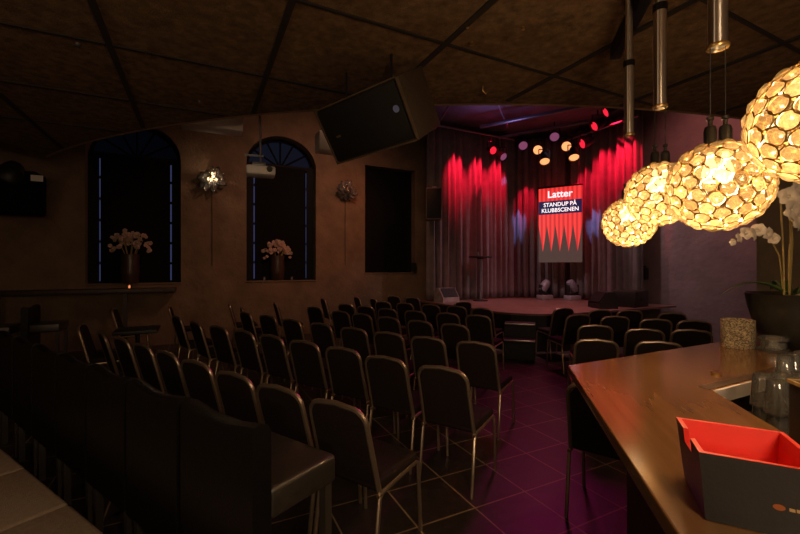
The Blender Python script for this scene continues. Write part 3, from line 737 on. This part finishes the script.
RIGHT = [[(2.90, 7.08, 12), (3.42, 6.82, 2), (3.90, 6.78, -8), (4.33, 6.36, -12)],
         [(2.75, 6.15, 10), (3.20, 5.94, -6), (3.60, 5.62, -14), (4.02, 5.46, -18)],
         [(2.46, 5.03, -14), (2.89, 4.72, -20), (3.40, 4.66, -22)],
         [(1.98, 4.03, -18), (2.54, 3.92, -22)]]
rn = ['nearest the stage', 'second from the stage', 'third from the stage', 'nearest the bar']
for r, row in enumerate(RIGHT):
    for c, (x, y, dg) in enumerate(row):
        put_chair(x, y, -math.sin(math.radians(dg)), math.cos(math.radians(dg)), 'dark banquet chair right of the aisle, %s from the aisle, row %s' % (ORD[c], rn[r]), 'banquet chairs right of the aisle')
put_chair(1.235, 2.46, .6, .8, 'dark banquet chair mostly hidden behind the corner of the bar', 'banquet chairs right of the aisle')

# ------------------------------------------------------------------ leather stools, bench, tables on the left
SW, SHT, SBK = .53, .78, 1.035
stool = thing('leather_bar_stool', '', 'stool')
# local origin: middle of the back's rear face on the floor, +y = front
bk = MB()
n = 12; rows = []
for j in range(n + 1):
    u = j / n * 2 - 1
    top = SBK - .018 * math.cos(u * PI) * .5 - .012 * (1 - u * u) + .006
    rows.append((u * SW / 2, top))
def back_ring(y, inset, tz):
    return [bk.bm.verts.new((x * (1 - inset), y, z - tz)) for x, z in rows]
r0 = back_ring(.0, .0, .03); r1 = back_ring(.012, .02, .006); r2 = back_ring(.045, .02, .0); r3 = back_ring(.075, .02, .012); r4 = back_ring(.085, .0, .04)
zb = .34
b0 = [bk.bm.verts.new((x, .0, zb)) for x, z in rows]; b4 = [bk.bm.verts.new((x, .085, zb)) for x, z in rows]
for a, b in ((b0, r0), (r0, r1), (r1, r2), (r2, r3), (r3, r4), (r4, b4), (b4, b0)):
    for j in range(n): bk.bm.faces.new((a[j], a[j + 1], b[j + 1], b[j]))
for e_ in (0, n): bk.bm.faces.new([r_[e_] for r_ in (b0, r0, r1, r2, r3, r4, b4)])
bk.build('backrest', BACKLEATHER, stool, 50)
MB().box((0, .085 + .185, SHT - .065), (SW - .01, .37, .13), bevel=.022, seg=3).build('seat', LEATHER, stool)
for sx in (-1, 1):
    MB().box((sx * (SW / 2 - .045), .42, .33), (.04, .04, .66)).build('leg', STOOLLEG, stool)
    MB().box((sx * (SW / 2 - .045), .045, .18), (.04, .04, .36)).build('leg', STOOLLEG, stool)
    MB().box((sx * (SW / 2 - .045), .23, .26), (.025, .36, .03)).build('stretcher', STOOLLEG, stool)
MB().box((0, .42, .22), (SW - .10, .025, .03)).build('footrest', STOOLLEG, stool)
sdir = Vector((-.82, .572, 0)); sf = Vector((.572, .82, 0))
srz = -math.atan2(sf.x, sf.y)
base = Vector((-.55, 1.49, 0)) + sdir * (SW / 2)
for j in range(8):
    p = base + sdir * .565 * j
    lab = ['nearest black leather bar stool, its broad seat showing at bottom centre'] + ['black leather high-backed stool, %s in the row from the nearest one' % ORD[i] for i in range(1, 8)]
    if j == 0: stool.location = p; stool.rotation_euler = (0, 0, srz); stool['label'] = lab[0]; stool['group'] = 'leather stools in a row'
    else: dup(stool, p, srz, lab[j], 'leather stools in a row')
dup(stool, R(-2.95, 8.05), ROOM - PI / 2 + PI / 2 - PI / 2, 'black bar stool by the left wall, under the ledge, left one', 'stools under the wall ledge')
dup(stool, R(-2.40, 8.15), ROOM - PI / 2, 'black bar stool by the left wall, under the ledge, right one', 'stools under the wall ledge')
bn = thing('upholstered_bench', 'long brown upholstered bench with seamed cushions behind the stools', 'bench', (-1.0, 1.61, 0), math.atan2(.542, -.84))
for j in range(5):
    MB().box((-.20 + .67 * j, .29, .385), (.664, .56, .13), bevel=.022, seg=3).build('cushion', BENCH, bn)
MB().box((1.14, .30, .16), (3.36, .50, .32)).build('base', DARKWOOD, bn)
tb = thing('low_table', 'small black table among the chairs below the ledge leg', 'table', (-3.95, 6.02, 0), ROOM)
MB().box((0, 0, .70), (.55, .55, .05), bevel=.006).build('tabletop', BLACKPL, tb)
MB().lathe([(0, 0), (.22, 0), (.22, .02), (.03, .04), (.03, .675), (0, .675)], n=16).build('pedestal', BLACKMET, tb)

# ------------------------------------------------------------------ things at the windows
def bouquet(name, label, b, a, z, s, seed, zv):
    rnd = random.Random(seed); t = thing(name, label, 'flowers', R(b, a, z), ROOM)
    MB().lathe([(0, 0), (.13, 0), (.15, .02), (.17, .25), (.16, .45), (.17, .60), (.155, .60), (.14, .45), (.14, .25), (.12, .03), (0, .03)], n=20).build('vase', DARKVASE, t)
    f0 = flower_mesh(.046, seed).build('flower', PETALPINK, t, 60)
    for i in range(64):
        an = rnd.uniform(0, 2 * PI); rr_ = math.sqrt(rnd.random()); x = rr_ * .38 * s * math.cos(an); y = rr_ * .18 * math.sin(an); zz = zv - .04 + rnd.uniform(-.12, .20) * s - .18 * (x / .38) ** 2
        o = f0 if i == 0 else f0.copy()
        if i: C.objects.link(o); o.parent = t
        o.location = (x, y - .05, zz); k_ = rnd.uniform(.75, 1.15); o.scale = (k_,) * 3; o.rotation_euler = (rnd.uniform(-.4, .6), rnd.uniform(0, 6), rnd.uniform(-.8, .8))
    for i in range(9):
        an = 2 * PI * i / 9; MB().tube([(.03 * math.cos(an), .03 * math.sin(an), .1), (.08 * math.cos(an), .05 * math.sin(an), .55), (.22 * math.cos(an) * s, .09 * math.sin(an), zv - .02)], .006, 5).build('stem', STEM, t)
bouquet('vase_of_flowers', 'tall dark vase of pale blossoms in the leftmost arched window', -1.28, 9.82, 1.315, 1.0, 3, .92)
bouquet('vase_of_flowers', 'tall dark vase of pale blossoms in the second arched window', 1.68, 10.0, 1.328, .92, 5, .80)
def tealight(label, b, a, z, lit=True):
    t = thing('candle_glass', label, 'candle', R(b, a, z))
    MB().lathe([(0, 0), (.035, 0), (.04, .09), (.036, .09), (.032, .008), (0, .008)], n=14).build('glass_cup', CLEAR, t)
    MB().lathe([(0, .010), (.028, .010), (.028, .05), (0, .065)], n=12).build('candle', FLAME if lit else WHITE, t)
tealight('small glowing candle glass on the dark wall ledge', -1.26, 9.55, 1.222)
tealight('small pale candle on the second window sill, left of the vase', 1.36, 9.90, 1.328, False)
tealight('small pale candle on the second window sill, right of the vase', 2.0, 9.90, 1.328, False)

# sconces of glass petals
def sconce(label, b, z, lit, seed, rad):
    rnd = random.Random(seed); t = thing('wall_sconce', label, 'lamp', R(b, 9.84, z), ROOM)
    MB().lathe([(0, 0), (.07, 0), (.06, .03), (0, .04)], n=16, T=Matrix.Rotation(PI / 2, 4, 'X')).build('wall_plate', GOLD, t)
    MB().tube([(0, -.03, 0), (0, -.12, -.06), (0, -.18, 0), (0, -.18, .06)], .012, 8).build('arm', GOLD, t)
    pet = MB()
    rows = []
    for j in range(6):
        u = j / 5; ww = .075 * math.sin(PI * (.12 + .82 * u)) ** .8; c = Vector((0, rad * .25 * math.sin(u * 2.2), rad * u))
        rows.append([pet.bm.verts.new(c + Vector((ww, .02, 0))), pet.bm.verts.new(c), pet.bm.verts.new(c - Vector((ww, -.02, 0)))])
    for p, q_ in zip(rows, rows[1:]):
        for x in range(2): pet.bm.faces.new((p[x], p[x + 1], q_[x + 1], q_[x]))
    p0 = pet.build('glass_petal', CLEAR, t, 60); p0.modifiers.new('solid', 'SOLIDIFY').thickness = .008
    for i in range(14):
        o = p0 if i == 0 else p0.copy()
        if i: C.objects.link(o); o.parent = t
        o.location = (0, -.19, -.02); o.rotation_euler = (rnd.uniform(-.35, .55), 2 * PI * i / 14 + rnd.uniform(-.1, .1), 0)
    dr = MB().lathe([(0, 0), (.018, .02), (.022, .045), (.012, .08), (0, .1)], n=8).build('crystal_drop', CLEAR, t, 20)
    for i in range(10):
        o = dr if i == 0 else dr.copy()
        if i: C.objects.link(o); o.parent = t
        an = 2 * PI * i / 10; o.location = (.2 * math.cos(an), -.25 + .06 * math.sin(3 * an), -.05 + .15 * math.sin(an))
    for an in (90, 205, 335):
        a_ = math.radians(an); MB().lathe([(0, -.035), (.018, -.01), (.018, .015), (0, .035)], c=(.09 * math.cos(a_), -.2, .09 * math.sin(a_) + .02), n=10).build('bulb', SPARK if lit else DARKVASE, t)
    MB().tube([(0, -.008, -.05), (0, -.008, -1.9)], .006, 6).build('cable', BLACKMET, t)
    if lit: light('sconce_glow', 'POINT', R(b, 9.60, z + .03), 2.2, WARM, .06)
sconce('glowing crystal-petal wall sconce between the two arched windows', 0.24, 3.58, True, 11, .30)
sconce('unlit glass-petal wall sconce left of the square window', 3.34, 3.60, False, 12, .28)

# projector on its pole
pj = thing('projector', 'white ceiling projector on a thin pole before the second arched window', 'projector', (-1.74, 5.0, 2.84), math.radians(20))
MB().box((0, 0, 0), (.34, .27, .11), bevel=.025, seg=3).build('body', WHITE, pj)
MB().lathe([(0, 0), (.035, 0), (.035, .04), (0, .04)], T=Matrix.Translation((.10, -.13, .01)) @ Matrix.Rotation(PI / 2, 4, 'X'), n=16).build('lens', BLACKPL, pj)
MB().box((-.02, 0, .08), (.16, .14, .06), bevel=.01).build('mount', GREYMET, pj)
MB().box((-.08, -.02, .19), (.22, .02, .025)).build('bracket_arm', GREYMET, pj)
MB().tube([(0, 0, .09), (-.04, .02, HU - 2.84)], .014, 8).build('pole', GREYMET, pj)

# white boxes hung behind the ceiling edge
def hung_box(label, b0, b1, a, z):
    t = thing('ceiling_box', label, 'box', R((b0 + b1) / 2, a, z), ROOM)
    MB().box((0, 0, .16), (b1 - b0, .30, .32), bevel=.012).build('body', WHITE, t)
    for s in (-1, 1): MB().tube([(s * (b1 - b0) * .35, 0, .315), (s * (b1 - b0) * .35, 0, HU - z)], .006, 6).build('hanger', GREYMET, t)
hung_box('white box hung behind the ceiling edge above the first sconce', -.25, .57, 6.5, 3.66)
hung_box('small white box hung behind the ceiling edge left of the big loudspeaker', 1.78, 2.12, 6.72, 3.62)

# big tilted loudspeaker under the ceiling
e1 = Vector((.79, -.61, .05)).normalized(); e2 = Vector((-.27, -.46, .85)); e2 = (e2 - e1 * e2.dot(e1)).normalized(); e3 = e2.cross(e1)
br = Vector((.152, 3.2, 2.666))
LX, LZ, LY = .93, .50, .42
cen = br - e1 * LX / 2 + e2 * LZ / 2 + e3 * LY / 2
spk = thing('hanging_loudspeaker', 'big black loudspeaker hung tilted under the lowered ceiling', 'loudspeaker', cen)
rot = Matrix((e1, e3, e2)).transposed().to_4x4()
spk.rotation_euler = rot.to_euler()
MB().box((0, .01, 0), (LX, LY - .02, LZ), bevel=.012).build('cabinet', BROWNCAB, spk)
MB().box((-.01, -LY / 2 + .005, 0), (LX - .05, .02, LZ - .05), bevel=.006).build('grille', GRILLE, spk)
fr_ = MB()
for c, s in (((0, -LY / 2, LZ / 2 - .006), (LX, .03, .012)), ((0, -LY / 2, -LZ / 2 + .006), (LX, .03, .012)), ((LX / 2 - .006, -LY / 2, 0), (.012, .03, LZ)), ((-LX / 2 + .006, -LY / 2, 0), (.012, .03, LZ))): fr_.box(c, s)
fr_.build('rim', TANEDGE, spk)['label'] = 'thin tan front edge'
MB().lathe([(0, 0), (.028, 0), (.028, .006), (0, .006)], T=Matrix.Translation((LX / 2 - .10, -LY / 2 - .004, .03)) @ Matrix.Rotation(PI / 2, 4, 'X'), n=20).build('round_badge', mat('blue_badge', (.20, .26, .55), .3), spk)
MB().box((-LX / 2 + .15, -LY / 2 - .006, -.02), (.05, .004, .018)).build('nameplate', GOLD, spk)
inv = rot.inverted()
for s in (-1, 1):
    p_ = Vector((s * LX * .28, .02, LZ / 2 - .01)); wp = rot @ p_ + cen; tp_ = inv @ (Vector((wp.x, wp.y, HC + .003)) - cen)
    MB().tube([p_, tp_], .010, 8).build('bracket', BLACKMET, spk)

# black fixture cluster on the far left
fx = thing('wall_spotlight', 'black spotlight on a pipe in the far upper left corner', 'spotlight', R(-2.55, 9.0, 3.9), ROOM)
MB().tube([(-1.6, -.3, -.20), (.25, -.3, -.20)], .025, 8).build('pipe', GREYMET, fx)
MB().lathe([(0, 0), (.04, 0), (.04, .08), (0, .08)], T=Matrix.Translation((.25, -.3, -.20)) @ Matrix.Rotation(PI / 2, 4, 'Y'), n=12).build('pipe_end', WHITE, fx)
MB().box((-.30, 0, -1.0), (.8, .5, .72), bevel=.05, seg=3).build('housing', BLIND, fx)
MB().lathe([(0, 0), (.13, .02), (.17, .25), (.15, .25), (0, .08)], T=Matrix.Translation((-.2, -.2, -.60)) @ Matrix.Rotation(2.2, 4, 'X'), n=18).build('lamp_barrel', BLACKPL, fx)
MB().box((.10, -.262, -.76), (.16, .012, .10)).build('white_tag', WHITE, fx)['label'] = 'white paper tag'
MB().box((-.25, .54, -.9), (.1, .60, .1)).build('wall_arm', BLACKMET, fx)

# column loudspeaker on the wall by the curtain
cs_ = thing('wall_loudspeaker', 'small black loudspeaker on the wall at the left curtain edge', 'loudspeaker', R(5.30, 8.70, 2.84), ROOM + math.radians(-28))
MB().box((0, 0, .40), (.40, .34, .80), bevel=.02).build('cabinet', mat('stage_lit_cabinet', (0.14, 0.10, 0.085), .6, var=.2), cs_)  # cabinet colour lightened to stand for stage light on its side
MB().box((0, -.172, .40), (.36, .012, .74), bevel=.004).build('grille', GRILLE, cs_)
MB().box((.08, .45, .55), (.06, .62, .06)).build('bracket', BLACKMET, cs_)
MB().box((.02, 0, .82), (.10, .10, .05)).build('top_clamp', ALU, cs_)
tag(at(MB().box((0, 0, 0), (.13, .09, .22), bevel=.01).build('junction_box', BLACKPL), R(5.32, 9.78, 1.66), ROOM), 'small black box on the wall beneath the wall loudspeaker', 'box')
rb = thing('wall_bracket', 'black bracket with hanging cable on the purple wall by the right curtain', 'bracket', R(10.04, 6.30, 1.60), ROOM)
MB().box((-.04, .06, .02), (.18, .22, .12), bevel=.01).build('arm', BLACKMET, rb)
MB().box((-.08, -.10, -.12), (.12, .10, .30), bevel=.02).build('clamp', BLACKPL, rb)
MB().tube([(-.01, .10, .0), (.03, .10, .5), (.045, .06, 1.3)], .008, 6).build('cable', BLACKPL, rb)

# ------------------------------------------------------------------ stage things
scw, sch = 1.15, 2.10
sp0 = R(8.93, 8.16)
scn = thing('projection_screen', 'tall screen showing red curtains and white lettering above the stage', 'screen', (4.47, 11.18, 1.78), math.atan2(-.54, .84))
MB().box((0, 0, sch / 2), (scw, .02, sch)).build('picture', SCREEN, scn, 0)
MB().box((0, -.016, sch - .555), (scw - .01, .006, .37)).build('caption_band', BAND, scn, 0)
def text(name, body, size, x, z, parent, bold=.0, sx=1.0):
    c = bpy.data.curves.new(name, 'FONT'); c.body = body; c.size = size; c.align_x = 'CENTER'; c.extrude = .002; c.offset = bold
    c.space_character = 1.0; c.materials.append(LETTER)
    t_ = bpy.data.objects.new(name, c); C.objects.link(t_); bpy.context.view_layer.update()
    me = bpy.data.meshes.new_from_object(t_.evaluated_get(bpy.context.evaluated_depsgraph_get())); bpy.data.objects.remove(t_)
    o = bpy.data.objects.new(name, me); C.objects.link(o); o.parent = parent; o.location = (x, -.023, z); o.rotation_euler = (PI / 2, 0, 0); o.scale = (sx, 1, 1)
    return o
text('title_lettering', 'Latter', .27, 0, sch - .275, scn, .004, 1.0)
text('caption_lettering', 'STANDUP PÅ', .155, 0, sch - .525, scn, .002, .95)
text('caption_lettering', 'KLUBBSCENEN', .155, 0, sch - .685, scn, .002, .95)
MB().tube([(-scw / 2 - .02, 0, sch + .03), (scw / 2 + .02, 0, sch + .03)], .03, 10).build('roller_tube', BLACKMET, scn)
for s in (-1, 1): MB().tube([(s * .5, 0, sch + .03), (s * .5, 0, HU - 1.78)], .004, 5).build('hanger', BLACKMET, scn)

def moving_head(label, x, y, rz, tilt):
    t = thing('moving_head_light', label, 'stage light', (x, y, SH), rz)
    MB().box((0, 0, .065), (.36, .28, .13), bevel=.015).build('base', mat('grey_base', (.30, .26, .27), .5), t)
    MB().lathe([(0, .13), (.09, .13), (.09, .16), (0, .16)], n=18).build('turntable', BLACKPL, t)
    for s in (-1, 1): MB().box((s * .15, 0, .28), (.045, .12, .28), bevel=.015).build('yoke_arm', BLACKPL, t)
    MB().box((0, 0, .16), (.34, .12, .05), bevel=.01).build('yoke', BLACKPL, t)
    h = MB(); T = Matrix.Translation((0, 0, .38)) @ Matrix.Rotation(tilt, 4, 'Y')
    h.lathe([(0, -.18), (.08, -.18), (.115, -.12), (.12, .05), (.10, .14), (.085, .17), (.07, .17), (0, .15)], T=T, n=20); h.build('head', mat('grey_head', (.26, .25, .30), .35, var=.3, vscale=20), t)
moving_head('left of the two moving-head lights on the stage under the screen', 4.06, 11.22, .4, .7)
moving_head('right of the two moving-head lights on the stage under the screen', 4.74, 11.0, .3, -.6)
light('stage_light_glow', 'SPOT', R(7.0, 6.6, 5.0), 30, (.75, .68, 1.0), .05, Vector((4.4, 11.1, .9)), 14, .6)
ct = thing('cocktail_table', 'slim cocktail table with round top at the left of the stage', 'table', (2.16, 10.75, SH))
MB().lathe([(0, 0), (.20, 0), (.20, .02), (.04, .04), (0, .04)], n=24).build('base', BLACKMET, ct)
MB().tube([(0, 0, .03), (0, 0, 1.13)], .035, 12).build('post', GREYMET, ct)
MB().lathe([(0, 1.13), (.08, 1.12), (.09, 1.16), (.30, 1.16), (.31, 1.19), (.30, 1.20), (0, 1.20)], n=28).build('tabletop', BLACKPL, ct)
tag(at(MB().lathe([(0, 0), (.03, 0), (.035, .11), (.032, .11), (.028, .008), (0, .008)], n=14).build('drinking_glass', CLEAR), (2.10, 10.72, SH + 1.2)), 'small glass standing on the slim cocktail table', 'glass')
def wedge(label, loc, rz, m, s=1.0):
    t = thing('stage_monitor', label, 'loudspeaker', loc, rz)
    prof = [(-.20, 0), (.20, 0), (.20, .12), (.02, .36), (-.14, .36), (-.20, .22)]
    mb = MB(); L = .52 * s
    a = [mb.bm.verts.new((-L / 2, y * s, z * s)) for y, z in prof]; b = [mb.bm.verts.new((L / 2, y * s, z * s)) for y, z in prof]
    mb.bm.faces.new(a); mb.bm.faces.new(b[::-1])
    for i in range(len(prof)): mb.bm.faces.new((a[i], a[(i + 1) % 6], b[(i + 1) % 6], b[i]))
    mb.build('cabinet', m, t, 0)
    d = Vector((0, -.18 * s, .24 * s)).normalized()
    T = Matrix.Translation((0, .11 * s + .012, .24 * s + .01)) @ Matrix.Rotation(-math.atan2(.24, .18) , 4, 'X')
    g = MB(); g.box((0, 0, 0), (L - .06, .27 * s, .012), mtx=T); g.build('grille', GRILLE, t, 0)
GREYCAB = mat('pale_grey_cabinet', (.34, .29, .28), .6, var=.3)  # pale grey, mottled at random
wedge('pale wedge monitor at the left end of the stage', (1.22, 10.45, SH), math.radians(-150), GREYCAB)
wedge('black wedge monitor at the right end of the stage', R(8.02, 5.95, SH), ROOM + math.radians(65), BLACKPL)
bk_ = thing('black_case', 'black equipment case on the stage beside the purple wall', 'case', R(8.95, 5.92, SH), ROOM + .2)
MB().box((0, 0, .17), (.72, .50, .34), bevel=.015).build('body', BLACKPL, bk_)
MB().box((0, 0, .345), (.70, .48, .03), bevel=.01).build('lid', BROWNCAB, bk_)
MB().box((0, -.256, .17), (.14, .012, .04)).build('handle', BLACKMET, bk_)

# truss pipes and lamps above the stage
def pipe(label, p, q, r=.03, m=GREYMET):
    tag(MB().tube([p, q], r, 10).build('truss_pipe', m), label, 'pipe')
pipe('upper slanting pipe across the stage ceiling', (2.05, 10.2, 5.22), (4.25, 8.75, 5.22), .045)
pipe('lower slanting pipe carrying the warm stage lamps', (2.6, 10.55, 5.06), (4.42, 9.36, 5.06), .035)
pipe('pipe along the top of the left stage curtain', R(5.3, 8.95, 5.36), R(8.2, 8.95, 5.36), .03)
pipe('thin bracing pipe near the left end of the stage ceiling', (0.85, 9.9, 5.05), (1.25, 9.1, 5.55), .022)
pipe('diagonal thin cable pipe in the middle of the stage ceiling', (2.05, 8.9, 5.58), (2.75, 10.2, 5.2), .018)
pipe('pipe along the top of the right stage curtain', R(9.2, 8.2, 5.2), R(9.2, 5.9, 5.2), .03)
def parcan(label, loc, aim, lens, s=1.0):
    loc = Vector(loc); t = thing('stage_spotlight', label, 'stage light', loc, group='lamps on the stage pipes')
    d = (Vector(aim) - loc).normalized(); T = d.to_track_quat('Z', 'Y').to_matrix().to_4x4()
    MB().lathe([(0, -.22 * s), (.07 * s, -.20 * s), (.10 * s, -.10 * s), (.115 * s, .10 * s), (.125 * s, .12 * s), (.115 * s, .12 * s), (.10 * s, .05 * s)], T=T, n=18).build('can', BLACKMET, t)
    MB().lathe([(0, .06 * s), (.10 * s, .06 * s), (.108 * s, .085 * s), (0, .10 * s)], T=T, n=18).build('lens', lens, t)
    b = MB()
    for sx in (-1, 1): b.tube([(sx * .13 * s, 0, 0), (sx * .13 * s, 0, .22)], .012, 6)
    b.tube([(-.13 * s, 0, .22), (.13 * s, 0, .22)], .012, 6); b.tube([(0, 0, .22), (0, 0, .34)], .015, 6); b.build('yoke', BLACKMET, t)
aud = (1.0, 3.0, 1.2)
parcan('warm glowing stage lamp, upper left of the glowing four', (3.48, 10.1, 4.62), aud, LENS)
parcan('warm glowing stage lamp, lower left of the glowing four', (3.40, 9.42, 4.20), (2.5, 5, -2), LENS)
parcan('warm glowing stage lamp, upper right of the glowing four', (4.06, 9.75, 4.60), (1.0, 3.0, 1.8), LENS)
parcan('warm glowing stage lamp, lower right of the glowing four', (4.00, 9.22, 4.24), (3.0, 5.0, -2.0), LENS)
parcan('purple-tinged unlit stage lamp left of the glowing ones', (3.16, 10.3, 4.80), (2.5, 6, 2.0), LENSDIM)
parcan('purple-tinged unlit stage lamp above the glowing ones', (3.82, 9.9, 4.90), (2.5, 6, 2.0), LENSDIM)
parcan('red lit stage lamp lowest beside the right curtain', (4.40, 9.48, 4.60), (2.0, 9.0, 3.6), LENSRED)
parcan('red lit stage lamp second lowest beside the right curtain', (4.62, 9.35, 4.98), (2.2, 8.9, 3.6), LENSRED)
parcan('red lit stage lamp topmost beside the right curtain', (4.74, 9.05, 5.2), (3.0, 9.1, 4.2), LENSRED)
parcan('dark stage lamp at the end of the left curtain pipe', (2.45, 10.7, 4.78), (3.2, 8.5, 3.8), LENSRED, .9)
parcan('dark stage lamp just left of the purple-tinged one', (2.70, 10.6, 4.60), (3.4, 9.0, 3.4), LENSDIM, .9)
# small ceiling fittings
def fitting(label, x, y, m=GOLD, r=.018):
    t = thing('ceiling_fitting', label, 'fitting', (x, y, HC))
    MB().lathe([(0, -.02), (r, -.018), (r, 0), (0, 0)], n=12).build('body', m, t)
fitting('small round brass fitting on the ceiling near the big loudspeaker', .56, 3.12)
fitting('small round brass fitting on the ceiling nearest the frame top', .49, 2.90, r=.010)
fitting('small metal ceiling fitting above the first sconce', -2.11, 4.22, GREYMET)
fitting('small metal ceiling fitting in the upper left corner', -2.52, 3.13, GREYMET)
fitting('small round fitting on the ceiling above the stage lamps', .90, 2.92, r=.010)
hk = thing('ceiling_hook', 'curled brass hook hanging from the ceiling before the stage', 'hook', (.80, 3.86, HC))
MB().tube([(0, 0, 0), (.0, 0, -.05), (.03, 0, -.08), (.05, 0, -.05), (.03, 0, -.03), (.0, 0, -.06), (-.01, 0, -.11)], .006, 6).build('wire', GOLD, hk)
